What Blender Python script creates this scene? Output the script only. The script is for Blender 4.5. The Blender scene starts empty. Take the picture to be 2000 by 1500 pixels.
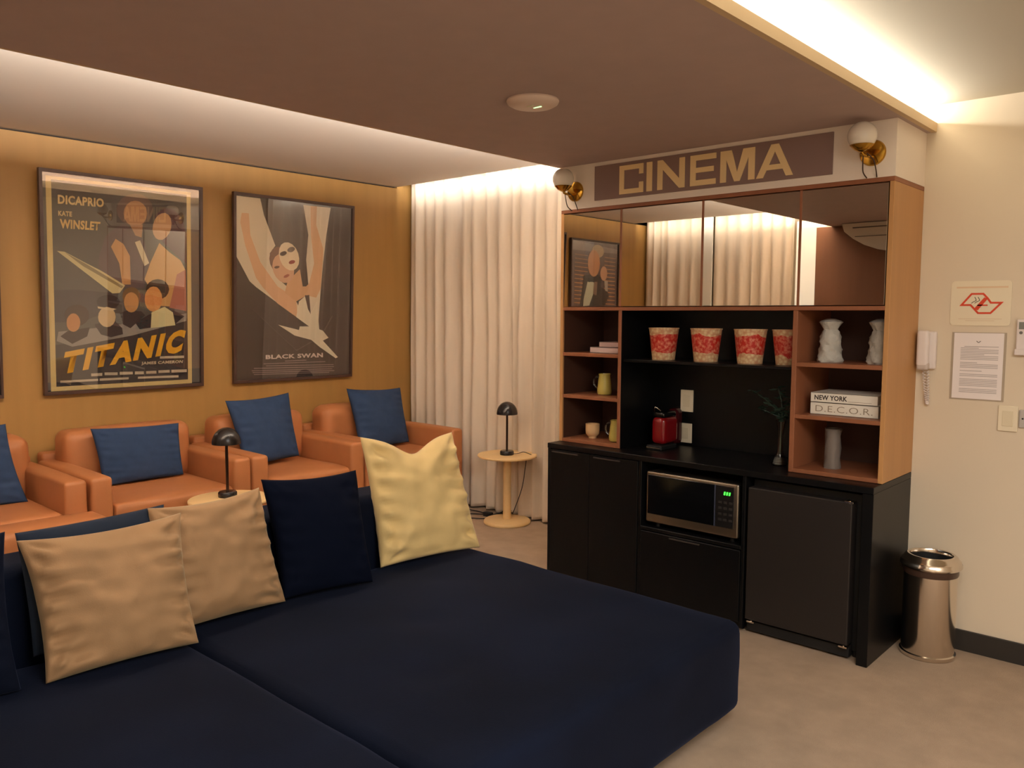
import bpy, bmesh, math, random
from mathutils import Vector, Matrix, noise
sc = bpy.context.scene
COL = sc.collection
PI = math.pi
def lin(c):
    return tuple((v/255/12.92 if v/255 <= .04045 else ((v/255+.055)/1.055)**2.4) for v in c)

# ---------------------------------------------------------------- camera
cam = bpy.data.cameras.new('camera'); cam_o = bpy.data.objects.new('camera', cam); COL.objects.link(cam_o)
yaw, pitch, roll = map(math.radians, (-42.3232, 4.7773, 0.2576))
fw = Vector((math.sin(yaw)*math.cos(pitch), math.cos(yaw)*math.cos(pitch), -math.sin(pitch)))
rt = fw.cross(Vector((0, 0, 1))).normalized(); up = rt.cross(fw)
r2 = math.cos(roll)*rt+math.sin(roll)*up; u2 = -math.sin(roll)*rt+math.cos(roll)*up
mw = Matrix((r2, u2, -fw)).transposed().to_4x4(); mw.translation = (0, 0, 1.6)
cam_o.matrix_world = mw
cam.sensor_width = 36; cam.lens = 1604.488/2000*36; cam.clip_start = .02
sc.camera = cam_o

# ---------------------------------------------------------------- world, exposure, large lights
w = bpy.data.worlds.new('world'); sc.world = w; w.use_nodes = True
w.node_tree.nodes['Background'].inputs[0].default_value = (.9, .75, .6, 1)
w.node_tree.nodes['Background'].inputs[1].default_value = .0
sc.view_settings.view_transform = 'Standard'; sc.view_settings.look = 'None'
sc.view_settings.gamma = 1; sc.view_settings.use_curve_mapping = False
sc.view_settings.exposure = 0.0
WARM = (1.0, .96, .90)
def area(name, loc, size, direction, power, col=WARM):
    l = bpy.data.lights.new(name, 'AREA'); l.shape = 'RECTANGLE'; l.size, l.size_y = size
    l.energy = power; l.color = col
    o = bpy.data.objects.new(name, l); COL.objects.link(o); o.location = loc
    d = Vector(direction).normalized()
    # local x runs along world y when the strip is long in y, else along world x
    longv = Vector((0, 1, 0)) if abs(d.y) < .3 else Vector((1, 0, 0))
    z = -d; x = longv; yv = z.cross(x).normalized()
    m = Matrix((x, yv, z)).transposed().to_4x4(); m.translation = loc; o.matrix_world = m
    return o
area('cove_light', (-3.04, 1.74, 2.532), (5.1, .02), (-.6, 0, .80), 215)
area('cove_light', (-1.27, 1.70, 2.532), (5.1, .02), (.5, 0, .86), 46, (1.0, .95, .84))
area('curtain_light', (-4.5, 4.66, 2.745), (2.1, .02), (0, .5, -.85), 5)
area('curtain_light', (-4.5, -.56, 2.745), (2.1, .02), (0, -.5, -.85), 8)
# added unseen fill lamp, brightens the whole room from behind and right of the camera
area('fill_light', (.75, 1.0, 2.59), (1.6, 2.4), (0, 0, -1), 125, (1.0, .98, .95))

# ---------------------------------------------------------------- materials
MATS = {}
def mat(name, rgb, rough=.6, metal=0, sheen=0, bump=0, bscale=200, var=0, vscale=4, stretch=(1, 1, 1), spec=.5, emit=0, coat=0, alpha=1, trans=0, ior=1.45):
    if name in MATS: return MATS[name]
    m = bpy.data.materials.new(name); m.use_nodes = True; nt = m.node_tree; N = nt.nodes; L = nt.links
    b = N['Principled BSDF']; c = lin(rgb)
    b.inputs['Base Color'].default_value = (*c, 1); b.inputs['Roughness'].default_value = rough
    b.inputs['Metallic'].default_value = metal; b.inputs['Specular IOR Level'].default_value = spec
    b.inputs['Sheen Weight'].default_value = sheen; b.inputs['Sheen Roughness'].default_value = .4
    if sheen: b.inputs['Sheen Tint'].default_value = (*[min(1, q*6+.03) for q in c], 1)
    b.inputs['Coat Weight'].default_value = coat
    b.inputs['Transmission Weight'].default_value = trans; b.inputs['IOR'].default_value = ior
    if emit: b.inputs['Emission Color'].default_value = (*c, 1); b.inputs['Emission Strength'].default_value = emit
    if var or bump:
        tc = N.new('ShaderNodeTexCoord'); mp = N.new('ShaderNodeMapping'); L.new(tc.outputs['Object'], mp.inputs[0]); mp.inputs['Scale'].default_value = stretch
    if var:
        n = N.new('ShaderNodeTexNoise'); n.inputs['Scale'].default_value = vscale; n.inputs['Detail'].default_value = 5; L.new(mp.outputs[0], n.inputs[0])
        r = N.new('ShaderNodeMapRange'); r.inputs['From Min'].default_value = .3; r.inputs['From Max'].default_value = .7
        r.inputs['To Min'].default_value = 1-var; r.inputs['To Max'].default_value = 1+var; L.new(n.outputs[0], r.inputs[0])
        v = N.new('ShaderNodeVectorMath'); v.operation = 'SCALE'; v.inputs[0].default_value = c; L.new(r.outputs[0], v.inputs['Scale']); L.new(v.outputs[0], b.inputs['Base Color'])
    if bump:
        n2 = N.new('ShaderNodeTexNoise'); n2.inputs['Scale'].default_value = bscale; n2.inputs['Detail'].default_value = 3; L.new(mp.outputs[0], n2.inputs[0])
        bp = N.new('ShaderNodeBump'); bp.inputs['Strength'].default_value = bump; bp.inputs['Distance'].default_value = .004; L.new(n2.outputs[0], bp.inputs['Height']); L.new(bp.outputs[0], b.inputs['Normal'])
    MATS[name] = m; return m
def flat(rgb): return mat('print_%d_%d_%d' % tuple(rgb), rgb, .75, spec=.2)
wood_wall = mat('oak_veneer_panelling', (164, 124, 68), .5, var=.05, vscale=14, stretch=(1, 1, .06), bump=.05, bscale=60)
plaster_l = mat('cove_ceiling_plaster', (222, 208, 192), .9, bump=.05, bscale=60)
plaster_r = mat('ceiling_plaster', (192, 184, 166), .9, bump=.04, bscale=60)
beige = mat('beige_wall_paint', (220, 204, 180), .85, bump=.06, bscale=120)
slabm = mat('taupe_ceiling_paint', (184, 163, 158), .75, var=.03, vscale=8)
carpet = mat('beige_carpet', (176, 152, 128), .95, var=.08, vscale=9, bump=.8, bscale=500)
dark = mat('dark_reveal', (40, 30, 24), .8)
oak = mat('cabinet_oak_side', (190, 140, 88), .45, var=.06, vscale=12, stretch=(1, 1, .08))
walnut = mat('cabinet_walnut', (148, 92, 62), .45, var=.08, vscale=14, stretch=(1, 1, .1))
black = mat('black_laminate', (15, 15, 16), .34, var=.08, vscale=20, spec=.25)
blackm = mat('black_matte', (24, 23, 23), .6)
blackgl = mat('black_gloss', (12, 12, 13), .12)
mirror = mat('tinted_mirror', (212, 204, 192), .0, metal=1)
brass = mat('polished_brass', (196, 152, 62), .18, metal=1)
opal = mat('opal_glass', (232, 222, 206), .25, coat=.3)
chrome = mat('brushed_steel', (226, 216, 204), .16, metal=1)
steel = mat('satin_steel', (160, 150, 136), .35, metal=1)
leather = mat('tan_leather', (178, 114, 70), .5, var=.05, vscale=6, bump=.15, bscale=160)
velvet = mat('navy_velvet', (9, 16, 33), .85, sheen=.5, var=.35, vscale=2, bump=.15, bscale=300, spec=.15)
velvet_d = mat('dark_navy_velvet', (9, 15, 32), .9, sheen=.06, bump=.1, bscale=300, spec=.1)
tanp = mat('tan_velvet', (168, 132, 94), .85, sheen=.3, var=.06, vscale=8, bump=.15, bscale=250)
yellp = mat('pale_yellow_velvet', (234, 204, 140), .8, sheen=.3, var=.05, vscale=8, bump=.15, bscale=250)
bluep = mat('blue_linen', (36, 56, 88), .9, bump=.2, bscale=350, var=.06, vscale=30)
linen = mat('curtain_linen', (234, 218, 198), .95, bump=.1, bscale=300, var=.03, vscale=20, stretch=(1, 1, .1))
ash = mat('pale_ash_wood', (244, 208, 150), .5, var=.06, vscale=16, stretch=(1, .15, 1))
lampm = mat('black_enamel', (32, 27, 26), .25)
stemm = mat('lamp_stem_metal', (70, 50, 40), .3, metal=.8)
frame_m = mat('dark_walnut_frame', (72, 52, 44), .4)
whitep = mat('white_plastic', (226, 214, 208), .45)
whitec = mat('white_ceramic', (190, 184, 172), .5, bump=1, bscale=60)
greyc = mat('grey_ceramic', (120, 110, 102), .4, bump=.6, bscale=40)
paper = mat('white_paper', (236, 226, 222), .8)
cream = mat('cream_plastic', (232, 218, 190), .5)
redp = mat('red_plastic', (128, 14, 20), .2, coat=.4)
leaf = mat('dark_green_leaf', (50, 68, 54), .35)
book_w = mat('book_white', (232, 224, 208), .6)
book_p = mat('book_pinkish', (206, 180, 172), .6)
signbr = mat('sign_brown', (138, 112, 104), .6)
goldl = mat('sign_gold', (236, 206, 152), .5)
cupc = mat('cream_cup', (214, 176, 128), .5)
yellj = mat('yellow_glass', (196, 178, 92), .15, coat=.5)
clearg = mat('clear_glass', (235, 235, 230), .02, trans=1)
redink = flat((214, 80, 56)); inkg = flat((120, 112, 104)); inkl = flat((186, 176, 172))
green = mat('green_led', (60, 255, 60), .5, emit=3)
greenw = mat('pale_green_led', (190, 255, 170), .5, emit=2)
door_glow = mat('glowing_door_white', (236, 230, 214), .5, emit=.75)  # emission added to the door, stands in for a lit corridor beyond
brownw = mat('brown_wall_veneer', (124, 84, 60), .6, var=.08, vscale=10, stretch=(1, 1, .1))

# glass over the posters: clear pane with a mirror-like surface reflection
gl = bpy.data.materials.new('poster_glass'); gl.use_nodes = True; nt = gl.node_tree; nt.nodes.clear()
o_ = nt.nodes.new('ShaderNodeOutputMaterial'); mx = nt.nodes.new('ShaderNodeMixShader'); tr = nt.nodes.new('ShaderNodeBsdfTransparent'); g_ = nt.nodes.new('ShaderNodeBsdfGlossy')
g_.inputs['Roughness'].default_value = 0.0; f_ = nt.nodes.new('ShaderNodeFresnel'); f_.inputs[0].default_value = 2.5
gm = nt.nodes.new('ShaderNodeNewGeometry'); iv = nt.nodes.new('ShaderNodeMath'); iv.operation = 'SUBTRACT'; iv.inputs[0].default_value = 1; nt.links.new(gm.outputs['Backfacing'], iv.inputs[1])
ml = nt.nodes.new('ShaderNodeMath'); ml.operation = 'MULTIPLY'; nt.links.new(f_.outputs[0], ml.inputs[0]); nt.links.new(iv.outputs[0], ml.inputs[1])
nt.links.new(ml.outputs[0], mx.inputs[0]); nt.links.new(tr.outputs[0], mx.inputs[1]); nt.links.new(g_.outputs[0], mx.inputs[2]); nt.links.new(mx.outputs[0], o_.inputs[0])

# popcorn tub: popcorn print above and below a red band
def tub_mat():
    m = bpy.data.materials.new('popcorn_tub_print'); m.use_nodes = True; nt = m.node_tree; N = nt.nodes; L = nt.links; b = N['Principled BSDF']; b.inputs['Roughness'].default_value = .5
    tc = N.new('ShaderNodeTexCoord'); sp = N.new('ShaderNodeSeparateXYZ'); L.new(tc.outputs['Object'], sp.inputs[0])
    n = N.new('ShaderNodeTexNoise'); n.inputs['Scale'].default_value = 14; L.new(tc.outputs['Object'], n.inputs[0])
    a = N.new('ShaderNodeMath'); a.operation = 'MULTIPLY_ADD'; L.new(n.outputs[0], a.inputs[0]); a.inputs[1].default_value = .06; L.new(sp.outputs['Z'], a.inputs[2])
    cr = N.new('ShaderNodeValToRGB'); mr = N.new('ShaderNodeMapRange'); mr.inputs['From Max'].default_value = .21; L.new(a.outputs[0], mr.inputs[0]); L.new(mr.outputs[0], cr.inputs[0])
    cr.color_ramp.interpolation = 'CONSTANT'; e = cr.color_ramp.elements; e[0].color = (0, 0, 0, 1); e[1].position = .36; e[1].color = (1, 1, 1, 1); e.new(.84).color = (0, 0, 0, 1)
    v = N.new('ShaderNodeTexVoronoi'); v.inputs['Scale'].default_value = 55; L.new(tc.outputs['Object'], v.inputs[0])
    pc = N.new('ShaderNodeValToRGB'); L.new(v.outputs['Distance'], pc.inputs[0]); pe = pc.color_ramp.elements; pe[0].color = (*lin((236, 218, 168)), 1); pe[1].position = .75; pe[1].color = (*lin((206, 150, 110)), 1)
    n2 = N.new('ShaderNodeTexNoise'); n2.inputs['Scale'].default_value = 60; L.new(tc.outputs['Object'], n2.inputs[0])
    rc = N.new('ShaderNodeValToRGB'); L.new(n2.outputs[0], rc.inputs[0]); re = rc.color_ramp.elements; re[0].position = .42; re[0].color = (*lin((196, 36, 22)), 1); re[1].position = .74; re[1].color = (*lin((232, 150, 120)), 1)
    mi = N.new('ShaderNodeMix'); mi.data_type = 'RGBA'; L.new(cr.outputs[0], mi.inputs[0]); L.new(pc.outputs[0], mi.inputs[6]); L.new(rc.outputs[0], mi.inputs[7]); L.new(mi.outputs[2], b.inputs['Base Color'])
    return m
tubm = tub_mat()

# ---------------------------------------------------------------- object helpers
def link(name, me, m, parent=None, origin=None, smooth=False):
    """link a mesh given in world coordinates; origin of a top-level object is its base centre"""
    if me.materials: pass
    elif m: me.materials.append(m)
    if smooth:
        for p in me.polygons: p.use_smooth = True
    if parent: org = Vector(parent['o'])
    elif origin is not None: org = Vector(origin)
    else:
        xs = [v.co for v in me.vertices]
        org = Vector(((min(v.x for v in xs)+max(v.x for v in xs))/2, (min(v.y for v in xs)+max(v.y for v in xs))/2, min(v.z for v in xs)))
    me.transform(Matrix.Translation(-org))
    o = bpy.data.objects.new(name, me); COL.objects.link(o)
    o['o'] = tuple(org)
    if parent: o.parent = parent
    else: o.location = org
    return o
def tag(o, label, cat, group=None):
    o['label'] = label; o['category'] = cat
    if group: o['group'] = group
    return o
def struct(o): o['kind'] = 'structure'; return o
def thing(name, label, cat, loc, group=None):
    o = bpy.data.objects.new(name, None); COL.objects.link(o); o.location = loc; o.empty_display_size = .05; o['o'] = tuple(loc)
    return tag(o, label, cat, group)
def pyd(v, f):
    me = bpy.data.meshes.new('m'); me.from_pydata([tuple(q) for q in v], [], f); me.update()
    return me
def fixn(me):
    bm = bmesh.new(); bm.from_mesh(me); bmesh.ops.recalc_face_normals(bm, faces=bm.faces); bm.to_mesh(me); bm.free(); return me
def boxm(boxes, bev=0, seg=2):
    bm = bmesh.new()
    for b in boxes:
        x0, x1, y0, y1, z0, z1 = b
        r = bmesh.ops.create_cube(bm, size=1)
        for v in r['verts']:
            v.co = ((x0+x1)/2+v.co.x*(x1-x0), (y0+y1)/2+v.co.y*(y1-y0), (z0+z1)/2+v.co.z*(z1-z0))
    if bev: bmesh.ops.bevel(bm, geom=bm.edges[:], offset=bev, segments=seg, profile=.5, affect='EDGES')
    me = bpy.data.meshes.new('m'); bm.to_mesh(me); bm.free(); return me
def box(name, b, m, parent=None, bev=.002, seg=1):
    if not isinstance(b[0], (tuple, list)): b = [b]
    return link(name, boxm(b, bev, seg), m, parent)
def lathe(name, prof, c, m, parent=None, n=32, fn=None, axis='z'):
    v = []; f = []
    for r, z in prof:
        for i in range(n):
            a = 2*PI*i/n; rr = r*(fn(a, z) if fn else 1)
            if axis == 'z': v.append((c[0]+rr*math.cos(a), c[1]+rr*math.sin(a), c[2]+z))
            else: v.append((c[0]+rr*math.cos(a), c[1]+z, c[2]+rr*math.sin(a)))
    k = len(prof)
    for j in range(k-1):
        for i in range(n): f.append((j*n+i, j*n+(i+1) % n, (j+1)*n+(i+1) % n, (j+1)*n+i))
    if prof[0][0] > 1e-4: f.append(tuple(range(n))[::-1])
    if prof[-1][0] > 1e-4: f.append(tuple((k-1)*n+i for i in range(n)))
    me = fixn(pyd(v, f))
    o = link(name, me, m, parent, smooth=True)
    me.set_sharp_from_angle(angle=math.radians(40))
    return o
def smoothpts(pts, k=6):
    P = [Vector(p) for p in pts]
    if len(P) < 3: return P
    out = []
    for i in range(len(P)-1):
        p0 = P[max(i-1, 0)]; p1 = P[i]; p2 = P[i+1]; p3 = P[min(i+2, len(P)-1)]
        for j in range(k):
            t = j/k; out.append(.5*((2*p1)+(-p0+p2)*t+(2*p0-5*p1+4*p2-p3)*t*t+(-p0+3*p1-3*p2+p3)*t**3))
    out.append(P[-1]); return out
def tube(name, pts, r, m, parent=None, n=8, k=6):
    P = smoothpts(pts, k); v = []; f = []
    for i, p in enumerate(P):
        d = (P[min(i+1, len(P)-1)]-P[max(i-1, 0)]).normalized()
        a = d.cross(Vector((0, 0, 1)) if abs(d.z) < .9 else Vector((1, 0, 0))).normalized(); b = d.cross(a)
        rr = r(i/(len(P)-1)) if callable(r) else r
        for j in range(n): v.append(p+rr*(math.cos(2*PI*j/n)*a+math.sin(2*PI*j/n)*b))
    for i in range(len(P)-1):
        for j in range(n): f.append((i*n+j, i*n+(j+1) % n, (i+1)*n+(j+1) % n, (i+1)*n+j))
    f.append(tuple(range(n))); f.append(tuple((len(P)-1)*n+j for j in range(n)))
    return link(name, fixn(pyd(v, f)), m, parent, smooth=True)
def rboxm(x0, x1, y0, y1, z0, z1, r, n=8, puff=(0, 0, 0), dents=(), wob=0, seed=0):
    """rounded, slightly puffed upholstery block"""
    def axis(a, b):
        s = [a+r*(1-math.cos(PI/2*i/4)) for i in range(4)]
        m_ = [a+r+(b-a-2*r)*i/n for i in range(n+1)]
        e = [b-r*(1-math.cos(PI/2*i/4)) for i in range(3, -1, -1)]
        return s+m_+e
    X, Y, Z = axis(x0, x1), axis(y0, y1), axis(z0, z1)
    if r > (z1-z0)/2.01: r = (z1-z0)/2.01
    idx = {}; v = []; f = []
    def vid(i, j, k):
        if (i, j, k) in idx: return idx[(i, j, k)]
        p = Vector((X[i], Y[j], Z[k])); q = Vector((min(max(p.x, x0+r), x1-r), min(max(p.y, y0+r), y1-r), min(max(p.z, z0+r), z1-r)))
        d = p-q
        if d.length > 1e-6: p = q+d.normalized()*r
        a, b, c = (2*(p.x-x0)/(x1-x0)-1), (2*(p.y-y0)/(y1-y0)-1), (2*(p.z-z0)/(z1-z0)-1)
        fa, fb, fc = 1-min(1, a*a), 1-min(1, b*b), 1-min(1, c*c)
        p = p+Vector((puff[0]*a*(fb*fc)**.6, puff[1]*b*(fa*fc)**.6, puff[2]*c*(fa*fb)**.6))
        for dx, dy, dr, dd in dents:
            if c > .5: p.z -= dd*math.exp(-((p.x-dx)**2+(p.y-dy)**2)/(dr*dr))
        if wob:
            nz = noise.noise(Vector((p.x*3+seed, p.y*3, p.z*3))); nz += .5*noise.noise(Vector((p.x*8+seed, p.y*8, p.z*8)))
            p = p+Vector((a*(abs(a) > .98), b*(abs(b) > .98), c*(abs(c) > .98)))*wob*nz
        idx[(i, j, k)] = len(v); v.append(p); return idx[(i, j, k)]
    nx, ny, nz_ = len(X)-1, len(Y)-1, len(Z)-1
    for i in range(nx):
        for j in range(ny):
            for k in (0, nz_): f.append((vid(i, j, k), vid(i+1, j, k), vid(i+1, j+1, k), vid(i, j+1, k)))
    for i in range(nx):
        for k in range(nz_):
            for j in (0, ny): f.append((vid(i, j, k), vid(i+1, j, k), vid(i+1, j, k+1), vid(i, j, k+1)))
    for j in range(ny):
        for k in range(nz_):
            for i in (0, nx): f.append((vid(i, j, k), vid(i, j+1, k), vid(i, j+1, k+1), vid(i, j, k+1)))
    return fixn(pyd(v, f))
def rbox(name, b, r, m, parent=None, **kw): return link(name, rboxm(*b, r, **kw), m, parent, smooth=True)
def pillow(name, c, T, m, label, cat='cushion', group=None, seed=0, pinch=.07, wr=.012, n=48, sag=0):
    """cushion: c = top-left, top-right, bottom-right, bottom-left corners in space"""
    TL, TR, BR, BL = map(Vector, c)
    nrm = (TR-TL+BR-BL).cross(TL-BL+TR-BR).normalized()
    W = ((TR-TL).length+(BR-BL).length)/2
    v = []; f = []
    for side in (1, -1):
        for j in range(n+1):
            for i in range(n+1):
                a = 2*i/n-1; b = 2*j/n-1
                a = math.sin(a*PI/2)*.55+a*.45; b = math.sin(b*PI/2)*.55+b*.45
                aa = a*(1-pinch*(1-b*b)); bb = b*(1-pinch*(1-a*a)*(1 if b > 0 else .45))
                if sag and b > 0: bb -= sag*math.exp(-(a/.42)**2)*b
                s, t = (aa+1)/2, (bb+1)/2
                p = (BL*(1-s)+BR*s)*(1-t)+(TL*(1-s)+TR*s)*t
                e = max(0, (1-a*a)*(1-b*b)); th = T/2*e**.4
                # creases running in from corners and side seams
                cr = 0
                for k, (ca, cb) in enumerate(((-1, -1), (1, -1), (-1, 1), (1, 1))):
                    d = math.hypot(a-ca, b-cb); ang = math.atan2(b-cb, a-ca)
                    cr += math.sin(ang*9+seed*1.7+k*2.1)*math.exp(-d*2.4)*min(1, d*5)
                cr += 1.3*math.sin(b*23+seed+2*a+2.5*noise.noise(Vector((b*2, seed, a))))*math.exp(-(1-abs(a))*4.2)*min(1, (1-abs(a))*9)
                q = Vector((s*3.1+seed, t*3.1, side))
                cr += 1.1*noise.noise(q)+.6*noise.noise(q*2.7)
                th += wr*cr*min(1, e*6)
                v.append(p+nrm*side*max(th, 0))
    K = (n+1)**2
    for sd in (0, 1):
        for j in range(n):
            for i in range(n):
                a = sd*K+j*(n+1)+i; q = (a, a+1, a+n+2, a+n+1); f.append(q if sd == 0 else q[::-1])
    me = pyd(v, f); bm = bmesh.new(); bm.from_mesh(me); bmesh.ops.remove_doubles(bm, verts=bm.verts, dist=1e-4); bmesh.ops.recalc_face_normals(bm, faces=bm.faces); bm.to_mesh(me); bm.free()
    o = link(name, me, m, smooth=True); return tag(o, label, cat, group)
def prism(name, poly, m, parent=None, frame=None, d=.002):
    """extrude a 2-D outline; frame(a, b, depth) -> world point"""
    n = len(poly); v = [frame(a, b, 0) for a, b in poly]+[frame(a, b, d) for a, b in poly]
    bm = bmesh.new(); vs = [bm.verts.new(q) for q in v]
    bm.faces.new(vs[:n]); bm.faces.new(vs[n:][::-1])
    for i in range(n): bm.faces.new((vs[i], vs[(i+1) % n], vs[n+(i+1) % n], vs[n+i]))
    bmesh.ops.recalc_face_normals(bm, faces=bm.faces); bmesh.ops.triangulate(bm, faces=[f for f in bm.faces if len(f.verts) > 4])
    me = bpy.data.meshes.new('m'); bm.to_mesh(me); bm.free()
    return link(name, me, m, parent)
def prisms(name, polys, m, parent, frame, d):
    bm = bmesh.new()
    for poly in polys:
        n = len(poly); vs = [bm.verts.new(frame(a, b, 0)) for a, b in poly]+[bm.verts.new(frame(a, b, d)) for a, b in poly]
        bm.faces.new(vs[:n]); bm.faces.new(vs[n:][::-1])
        for i in range(n): bm.faces.new((vs[i], vs[(i+1) % n], vs[n+(i+1) % n], vs[n+i]))
    bmesh.ops.recalc_face_normals(bm, faces=bm.faces)
    me = bpy.data.meshes.new('m'); bm.to_mesh(me); bm.free(); return link(name, me, m, parent)
def textq(name, txt, quad, m, parent, frame, bold=.02, d=.001, space=1.05):
    """flat lettering fitted into a quad (BL, BR, TR, TL) of the frame's coordinates"""
    cu = bpy.data.curves.new('t', 'FONT'); cu.body = txt; cu.offset = bold; cu.resolution_u = 3; cu.space_character = space
    to = bpy.data.objects.new('t', cu); COL.objects.link(to)
    dg = bpy.context.evaluated_depsgraph_get(); me = bpy.data.meshes.new_from_object(to.evaluated_get(dg)); bpy.data.objects.remove(to)
    xs = [p.co.x for p in me.vertices]; ys = [p.co.y for p in me.vertices]; x0, x1, y0, y1 = min(xs), max(xs), min(ys), max(ys)
    BL, BR, TR, TL = map(Vector, quad)
    for p in me.vertices:
        s = (p.co.x-x0)/(x1-x0); t = (p.co.y-y0)/(y1-y0); q = (BL*(1-s)+BR*s)*(1-t)+(TL*(1-s)+TR*s)*t
        p.co = frame(q.x, q.y, d)
    me.materials.clear(); return link(name, me, m, parent)
def dup(root, delta, label=None, group=None, rotz=0):
    r = root.copy(); COL.objects.link(r); r.location = root.location+Vector(delta); r.rotation_euler.z = rotz
    if label: r['label'] = label
    if group: r['group'] = group
    for ch in list(root.children):
        c = ch.copy(); COL.objects.link(c); c.parent = r
        for g in ch.children:
            d = g.copy(); COL.objects.link(d); d.parent = c
    return r

# ================================================================ THE SETTING
XW, YB, YC, YR, Z2, ZH, ZC = -5.60, -.86, 4.66, 4.314, 2.70, 2.604, 2.478
struct(box('floor', (XW-.1, 2.0, YB-.3, 5.1, -.06, 0), carpet, bev=0))
struct(box('wall_left', [(XW-.1, XW, YB-.3, YC, 0, 2.688), (XW-.1, XW, YC, 5.1, 0, 2.95)], wood_wall, bev=0))
struct(box('trim_1', (XW-.1, XW-.03, YB-.3, YC, 2.688, Z2), dark, bev=0))
struct(box('wall_back', (XW-.1, -2.95, 4.93, 5.05, 0, 2.95), beige, bev=0))
struct(box('wall_right', (-3.1, 2.0, YR, YR+.1, 0, 2.95), beige, bev=0))
struct(box('wall_return', (-3.1, -2.95, YR+.1, 4.93, 0, 2.95), beige, bev=0))
struct(box('wall_side', (1.8, 1.9, YB-.3, YR, 0, 2.95), beige, bev=0))
struct(box('wall_rear', (XW, 1.8, YB-.28, YB-.18, 0, 2.95), beige, bev=0))
struct(box('ceiling', [(XW-.1, -2.2, -.56, YC, Z2, Z2+.03), (XW-.1, -3.3, 4.66, 5.05, 2.92, 2.95), (XW-.1, -3.3, YB-.28, -.56, 2.92, 2.95), (-3.3, -2.2, YB-.28, -.56, Z2, Z2+.03), (-3.3, -2.9, YC, 5.05, Z2, Z2+.03)], plaster_l, bev=0))
struct(box('ceiling_right', (-2.2, 2.0, YB-.28, YR+.1, ZH, ZH+.03), plaster_r, bev=0))
slab = struct(box('ceiling_panel', [(-3.15, -1.2255, YB-.1, YR, ZC+.0005, ZC+.035)], slabm, bev=0))
for n_, b_ in (('slab_lip', (-1.225, -1.2, YB-.1, YR, ZC+.0, ZC+.042)), ('slab_lip', (-3.165, -3.15, YB-.1, YR, ZC, ZC+.058))):
    box(n_, b_, mat('lip_paint', (206, 180, 142), .6), slab, bev=0)
box('slab_core', (-2.85, -1.5, YB-.1, YR, ZC+.035, Z2-.02), plaster_l, slab, bev=0)
struct(box('baseboard_right', (-1.24, 1.8, YR-.015, YR, 0, .10), mat('black_skirting', (46, 42, 38), .5), bev=.002))
# dark veneer wall behind the photographer, seen in the mirrors, and a white door beside it that glows by its material
struct(box('wall_rear_brown', (-3.32, -1.9, -.42, -.34, 0, ZC), brownw, bev=0))
struct(box('door_1', (-3.70, -3.40, -.80, -.75, 0, 2.60), door_glow))

struct(box('trim_2', (-4.80, -4.66, -.72, -.70, 0, 2.80), mat('white_door_paint', (236, 232, 220), .5)))

# ================================================================ CURTAINS
def curtain(name, x0, x1, y, z0, z1, label, seed, face):
    t = thing(name, label, 'curtain', ((x0+x1)/2, y, z0))
    rnd = random.Random(seed); n = int((x1-x0)*130); v = []; f = []
    ph = [0]
    for i in range(n): ph.append(ph[-1]+2*PI/130*(7.4+3.4*noise.noise(Vector((i*.021, seed, 0)))*2+1.2*rnd.uniform(-1, 1)))
    rows = [0, .01, .03, .12, .3, .5, .7, .85, .93, .97, 1]
    for j, s in enumerate(rows):
        z = z0+(z1-z0)*s
        amp = .038*(1-.4*s**2)
        for i in range(n+1):
            x = x0+(x1-x0)*i/n
            wv = math.sin(ph[i]+.5*noise.noise(Vector((x*2, s*1.3, seed))))
            wv = wv*(.65+.9*abs(noise.noise(Vector((x*3.3, s*1.1, seed+5)))))+.45*math.sin(ph[i]*.43+seed)+.7*noise.noise(Vector((x*7, s*1.2, seed+3)))
            v.append((x+.01*math.sin(ph[i]*.5), y+amp*wv+.012*noise.noise(Vector((x*4, s*3, seed+7))), z))
    for j in range(len(rows)-1):
        for i in range(n): a = j*(n+1)+i; f.append((a, a+1, a+n+2, a+n+1))
    me = pyd(v, f)
    bm = bmesh.new(); bm.from_mesh(me); g = bmesh.ops.solidify(bm, geom=bm.faces[:], thickness=.002); bm.to_mesh(me); bm.free()
    link('curtain_cloth', me, linen, t, smooth=True)
    box('curtain_track', (x0, x1, y-.012, y+.012, z1, z1+.02), whitep, t)
    return t
curtain('curtain', -5.57, -3.12, 4.79, .015, 2.82, 'floor-length pale linen curtain hanging beside the black table lamp', 3, 1)
curtain('curtain', -5.57, -4.80, -.74, .015, 2.82, 'linen curtain seen only in the mirror doors, next to the wood panelling', 5, -1)
curtain('curtain', -4.65, -3.71, -.74, .015, 2.82, 'wider linen curtain seen in the third mirror door, left of the white door', 9, -1)

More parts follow.
